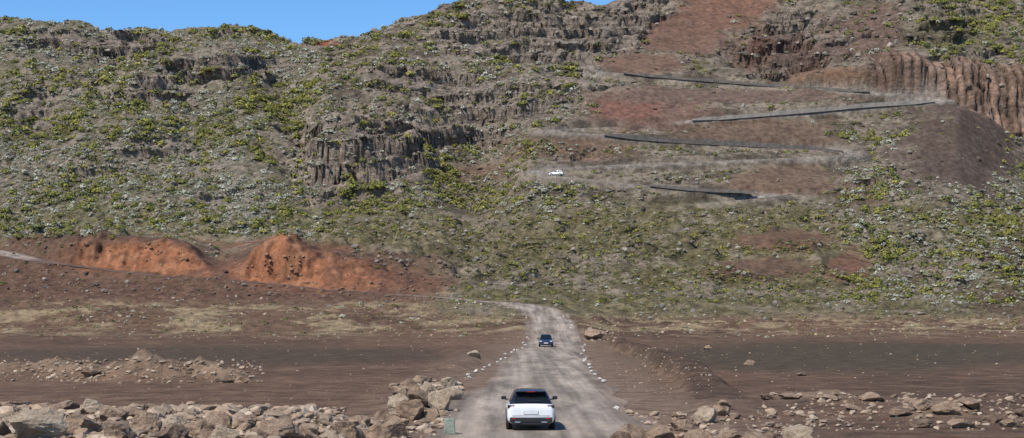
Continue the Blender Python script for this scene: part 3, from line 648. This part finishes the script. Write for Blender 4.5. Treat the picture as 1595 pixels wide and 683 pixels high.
def boxpart(name, parent, mat, *a, **k):
    bm = bmesh.new(); box_bm(bm, *a, **k); return link(name, bm_mesh(name, bm, mat, False), None, parent)
def lathe(name, prof, mat, parent, cx, cy, cz, side, seg=28):
    bm = bmesh.new(); rings = []
    for (r, x) in prof: rings.append([bm.verts.new((cx + side * x, cy + r * math.cos(2 * math.pi * k / seg), cz + r * math.sin(2 * math.pi * k / seg))) for k in range(seg)])
    for a, b2 in zip(rings[:-1], rings[1:]):
        for k in range(seg): bm.faces.new((a[k], a[(k + 1) % seg], b2[(k + 1) % seg], b2[k]))
    bm.faces.new(rings[0]); bm.faces.new(rings[-1]); return link(name, bm_mesh(name, bm, mat, True), None, parent)
def make_car(name, label, cat, loc, rz, D, body_m, roof_m):
    root = empty(name, loc, rz); tag(root, label, cat)
    Lh, w, H, belt = D['L'] / 2, D['W'] / 2, D['H'], D['belt']
    bm = bmesh.new(); rings = []
    for (t, wf, zb, zt) in D['st']:
        ww = w * wf; h = zt - zb
        half = [(.0, zb), (.55 * ww, zb), (.86 * ww, zb + .02), (.96 * ww, zb + .12 * h), (1.0 * ww, zb + .35 * h), (1.0 * ww, zb + .6 * h), (.975 * ww, zb + .82 * h), (.93 * ww, zb + .95 * h), (.84 * ww, zt), (.45 * ww, zt + .012), (0, zt + .018)]
        pts = half + [(-x, z) for x, z in half[-2:0:-1]]
        rings.append([bm.verts.new((x, t * Lh, z)) for x, z in pts])
    n = len(rings[0])
    for a, b2 in zip(rings[:-1], rings[1:]):
        for k in range(n): bm.faces.new((a[k], a[(k + 1) % n], b2[(k + 1) % n], b2[k]))
    bm.faces.new(rings[0]); bm.faces.new(rings[-1])
    o = link('body', bm_mesh('body', bm, body_m, True), None, root); md = o.modifiers.new('sub', 'SUBSURF'); md.levels = 1; md.render_levels = 2
    yb0, yf0, yb1, yf1, wb, wt, zr = D['cab']
    def rr(hw, y0, y1, r, z, nseg=5):
        pts = []
        for (sx, sy, a0) in ((1, 1, 0), (-1, 1, 90), (-1, -1, 180), (1, -1, 270)):
            cxx = sx * (hw - r); cyy = (y1 - r) if sy > 0 else (y0 + r)
            for k in range(nseg + 1):
                a = math.radians(a0 + 90 * k / nseg); pts.append((cxx + r * math.cos(a), cyy + r * math.sin(a), z))
        return pts
    bm = bmesh.new()
    lv = [rr(wb, yb0, yf0, .16, belt - .06), rr(lerp(wb, wt, .5), lerp(yb0, yb1, .5), lerp(yf0, yf1, .5), .17, lerp(belt - .06, zr, .5)), rr(wt, yb1, yf1, .18, zr), rr(wt - .06, yb1 + .10, yf1 - .10, .18, zr + .04), rr(wt - .22, yb1 + .35, yf1 - .35, .18, H)]
    rg_ = [[bm.verts.new(q) for q in l] for l in lv]; n = len(lv[0])
    for a, b2 in zip(rg_[:-1], rg_[1:]):
        for k in range(n): bm.faces.new((a[k], a[(k + 1) % n], b2[(k + 1) % n], b2[k]))
    bm.faces.new(rg_[-1]); link('roof', bm_mesh('roof', bm, roof_m, True), None, root)
    z0 = belt - .06
    def patch(nm, fn, s0, s1, t0, t1, mat, cut=.12):
        ds, dt = (s1 - s0) * cut, (t1 - t0) * cut
        st = [(s0 + ds, t0), (s1 - ds, t0), (s1, t0 + dt), (s1, t1 - dt), (s1 - ds, t1), (s0 + ds, t1), (s0, t1 - dt), (s0, t0 + dt)]
        bm = bmesh.new(); bm.faces.new([bm.verts.new(fn(s, t)) for s, t in st])
        return link(nm, bm_mesh(nm, bm, mat), None, root)
    rear = lambda s, t: (s * (lerp(wb, wt, t) - .1), lerp(yb0, yb1, t) - .012, lerp(z0, zr, t))
    front = lambda s, t: (s * (lerp(wb, wt, t) - .1), lerp(yf0, yf1, t) + .012, lerp(z0, zr, t))
    patch('rear_window', rear, -1, 1, .2, .92, M_glass); patch('windshield', front, -1, 1, .12, .95, M_glass, .06)
    for sd in (-1, 1):
        side = lambda s, t, sd=sd: (sd * (lerp(wb, wt, t) + .010), lerp(lerp(yb0, yf0, s), lerp(yb1, yf1, s), t), lerp(z0, zr, t))
        for s0, s1 in ((.07, .22), (.25, .53), (.56, .93)): patch('side_window', side, s0, s1, .14, .9, M_glass, .1)
        for yw in (D['yr'], D['yf']):
            rW = D['rw']
            lathe('wheel_arch', [(rW + .07, -.10), (rW + .08, .0), (rW + .06, .012), (rW - .05, .013)], M_plastic, root, sd * (w - .012), yw, rW + .03, sd)
            wh_ = lathe('wheel', [(rW * .66, -.22), (rW * .93, -.22), (rW, -.18), (rW, -.03), (rW * .93, .015), (rW * .7, .02)], M_tyre, root, sd * (w + .004), yw, rW, sd)
            lathe('rim', [(rW * .69, .0), (rW * .68, .026), (rW * .5, .03), (rW * .16, .034), (rW * .05, .036)], M_rim, wh_, sd * (w + .004), yw, rW, sd)
        mb = bmesh.new(); box_bm(mb, sd * (w + .10), D['ym'], belt + .09, .20, .10, .14, .035); box_bm(mb, sd * (w - .02), D['ym'] + .01, belt + .03, .14, .05, .05, .01)
        link('side_mirror', bm_mesh('side_mirror', mb, D['mir']), None, root)
        bm = bmesh.new(); box_bm(bm, sd * (w - .01), .05, .33, .05, D['L'] * .50, .14, .02); link('sill', bm_mesh('sill', bm, M_plastic), None, root)
        for yh in D['yh']: boxpart('door_handle', root, body_m, sd * (w + .002), yh, belt - .17, .03, .2, .035, bev=.01)
    return root, Lh, w
SUV = dict(L=4.45, W=1.82, H=1.58, belt=1.04, rw=.35, yr=-1.35, yf=1.36, ym=.72, yh=(-.75, .25), mir=M_black,
    st=[(-1.0, .82, .40, .86), (-.99, .90, .33, .97), (-.96, .96, .27, 1.03), (-.86, 1, .23, 1.06), (-.5, 1, .22, 1.06), (0, 1, .22, 1.05), (.4, 1, .22, 1.02), (.68, .99, .22, .98), (.88, .95, .24, .90), (.97, .86, .28, .80), (1.0, .76, .36, .70)],
    cab=(-2.08, 1.05, -1.70, .10, .82, .60, 1.50))
ys = 60.0; xs = (826 - CX) / F * 58.1
suv, Lh, w = make_car('white_suv', 'white SUV with black roof driving away on the road in front', 'car', (xs, ys, gz(xs, ys) + .035), math.radians(.6), SUV, M_white, M_black)
suv.scale = (1, 1, .955)
yb = -Lh
boxpart('spoiler', suv, M_black, 0, -1.80, 1.525, 1.16, .34, .04, bev=.016)
boxpart('third_brake_light', suv, M_red, 0, -1.975, 1.522, .3, .02, .022)
boxpart('light_band', suv, M_black, 0, yb + .095, .955, 1.40, .12, .06, bev=.02)
for sd in (-1, 1):
    tl = boxpart('tail_light', suv, M_black, sd * .74, yb + .13, .945, .28, .18, .12, bev=.03)
    bm = bmesh.new()
    for k in range(3): box_bm(bm, sd * (.66 + .07 * k), yb + .03 + .012 * k, .945, .032, .02, .085, .006)
    link('lamp', bm_mesh('lamp', bm, M_red), None, tl)
    boxpart('reflector', suv, M_red, sd * .64, yb - .005, .48, .16, .03, .035, bev=.01)
    boxpart('exhaust_trim', suv, M_chrome, sd * .5, yb + .0, .34, .22, .06, .06, bev=.02)
boxpart('rear_bumper', suv, M_plastic, 0, yb + .09, .43, 1.60, .20, .22, bev=.05)
boxpart('diffuser', suv, M_plastic, 0, yb + .12, .29, 1.40, .22, .14, bev=.04)
boxpart('number_plate', suv, M_plate, 0, yb - .012, .72, .52, .02, .11)
boxpart('plate_recess', suv, M_chrome, 0, yb + .0, .72, .56, .03, .14, bev=.012)
boxpart('wiper', suv, M_plastic, .12, -2.045, 1.17, .5, .02, .02)
boxpart('tailgate_seam', suv, M_plastic, 0, yb + .004, .59, 1.40, .02, .012)
for sd in (-1, 1): boxpart('roof_rail', suv, M_chrome, sd * .56, -.75, 1.55, .03, 1.5, .03, bev=.012)
HAT = dict(L=4.2, W=1.80, H=1.56, belt=.98, rw=.33, yr=-1.25, yf=1.32, ym=.72, yh=(-.7, .25), mir=M_blue,
    st=[(-1.0, .80, .40, .86), (-.98, .90, .32, .96), (-.94, .97, .26, 1.0), (-.8, 1, .22, .99), (-.4, 1, .2, .98), (.1, 1, .2, .97), (.42, 1, .2, .96), (.68, .99, .2, .91), (.88, .95, .22, .83), (.97, .87, .26, .74), (1.0, .78, .33, .66)],
    cab=(-1.98, 1.08, -1.55, .15, .80, .63, 1.48))
def front_kit(car, Lh):
    for sd in (-1, 1): boxpart('headlight', car, M_lamp, sd * .66, Lh - .12, .72, .34, .18, .12, bev=.04)
    boxpart('grille', car, M_plastic, 0, Lh - .05, .60, .95, .12, .16, bev=.03)
    boxpart('front_bumper', car, M_plastic, 0, Lh - .06, .36, 1.3, .16, .14, bev=.04)
    boxpart('number_plate', car, M_plate, 0, Lh + .022, .50, .52, .02, .11)
def rear_kit(car, Lh):
    for sd in (-1, 1): boxpart('tail_light', car, M_red, sd * .70, -Lh + .09, .84, .24, .16, .18, bev=.03)
    boxpart('rear_bumper', car, M_plastic, 0, -Lh + .07, .40, 1.45, .2, .18, bev=.05)
yc = 198.2; xc = (851 - CX) / F * 196
dc, Lh2, _ = make_car('dark_car', 'dark blue car coming along the road in the distance', 'car', (xc, yc, gz(xc, yc) + .035), math.pi - .02, HAT, M_blue, M_black)
front_kit(dc, Lh2); rear_kit(dc, Lh2)
q = min(((abs(CX + F * p_[0] / p_[1] - 872) + (0 if 433 < p_[1] < 441.5 else 1e3), i) for i, p_ in enumerate(hill_l)))[1]
ph = hill_l[q]; tg = hill_l[q + 1] - hill_l[q - 1]
WC = dict(HAT); WC['mir'] = M_white
hc_, Lh3, _ = make_car('white_car', 'small white car on the hillside zigzag road', 'car', (ph[0], ph[1] - 1.2, gz(ph[0], ph[1] - 1.2) + .06), math.atan2(tg[1], tg[0]) - math.pi / 2, WC, M_white, M_white)
front_kit(hc_, Lh3); rear_kit(hc_, Lh3)

Ym = 56.2; xm = (700 - CX) / F * Ym; mk = empty('road_marker', (xm, Ym, gz(xm, Ym) - .03)); tag(mk, 'pale greenish concrete marker block at the left road edge near the bottom', 'marker')
boxpart('block', mk, M_marker, 0, 0, .36, .42, .3, .56, bev=.04, taper=.9); boxpart('footing', mk, M_wall2, 0, 0, .05, .56, .42, .12, bev=.02)

# ------------------------------------------------------------------ light, sky, camera
el, az = math.radians(52), math.radians(42)
S = Vector((-math.sin(az) * math.cos(el), -math.cos(az) * math.cos(el), math.sin(el)))
sl = bpy.data.lights.new('sun', 'SUN'); sl.energy = 5.0; sl.angle = math.radians(.5); sl.color = (1, .945, .84)
so = bpy.data.objects.new('sun', sl); C.objects.link(so); so.rotation_euler = S.to_track_quat('Z', 'Y').to_euler(); so.location = (-50, -50, 100)
wd = bpy.data.worlds.new('World'); bpy.context.scene.world = wd; wd.use_nodes = True; nt = wd.node_tree
sk = nt.nodes.new('ShaderNodeTexSky'); sk.sky_type = 'NISHITA'; sk.sun_disc = False; sk.sun_elevation = el; sk.sun_rotation = math.atan2(S.x, S.y); sk.altitude = 2300; sk.air_density = 1; sk.dust_density = .1; sk.ozone_density = 3
hs = nt.nodes.new('ShaderNodeHueSaturation'); hs.inputs['Saturation'].default_value = 1.22; hs.inputs['Value'].default_value = 1.4
nt.links.new(sk.outputs[0], hs.inputs['Color']); nt.links.new(hs.outputs[0], nt.nodes['Background'].inputs[0]); nt.nodes['Background'].inputs[1].default_value = .125
cd = bpy.data.cameras.new('camera'); cam = bpy.data.objects.new('camera', cd); C.objects.link(cam)
cam.location = (0, 0, CH); cam.rotation_euler = (math.pi / 2, 0, 0); cd.sensor_width = 36; cd.lens = 36 * F / 1595; cd.shift_y = (HZ - 341.5) / 1595; cd.clip_end = 6000; cd.clip_start = .5
sc = bpy.context.scene; sc.camera = cam
sc.view_settings.view_transform = 'Standard'; sc.view_settings.look = 'None'; sc.view_settings.exposure = 0
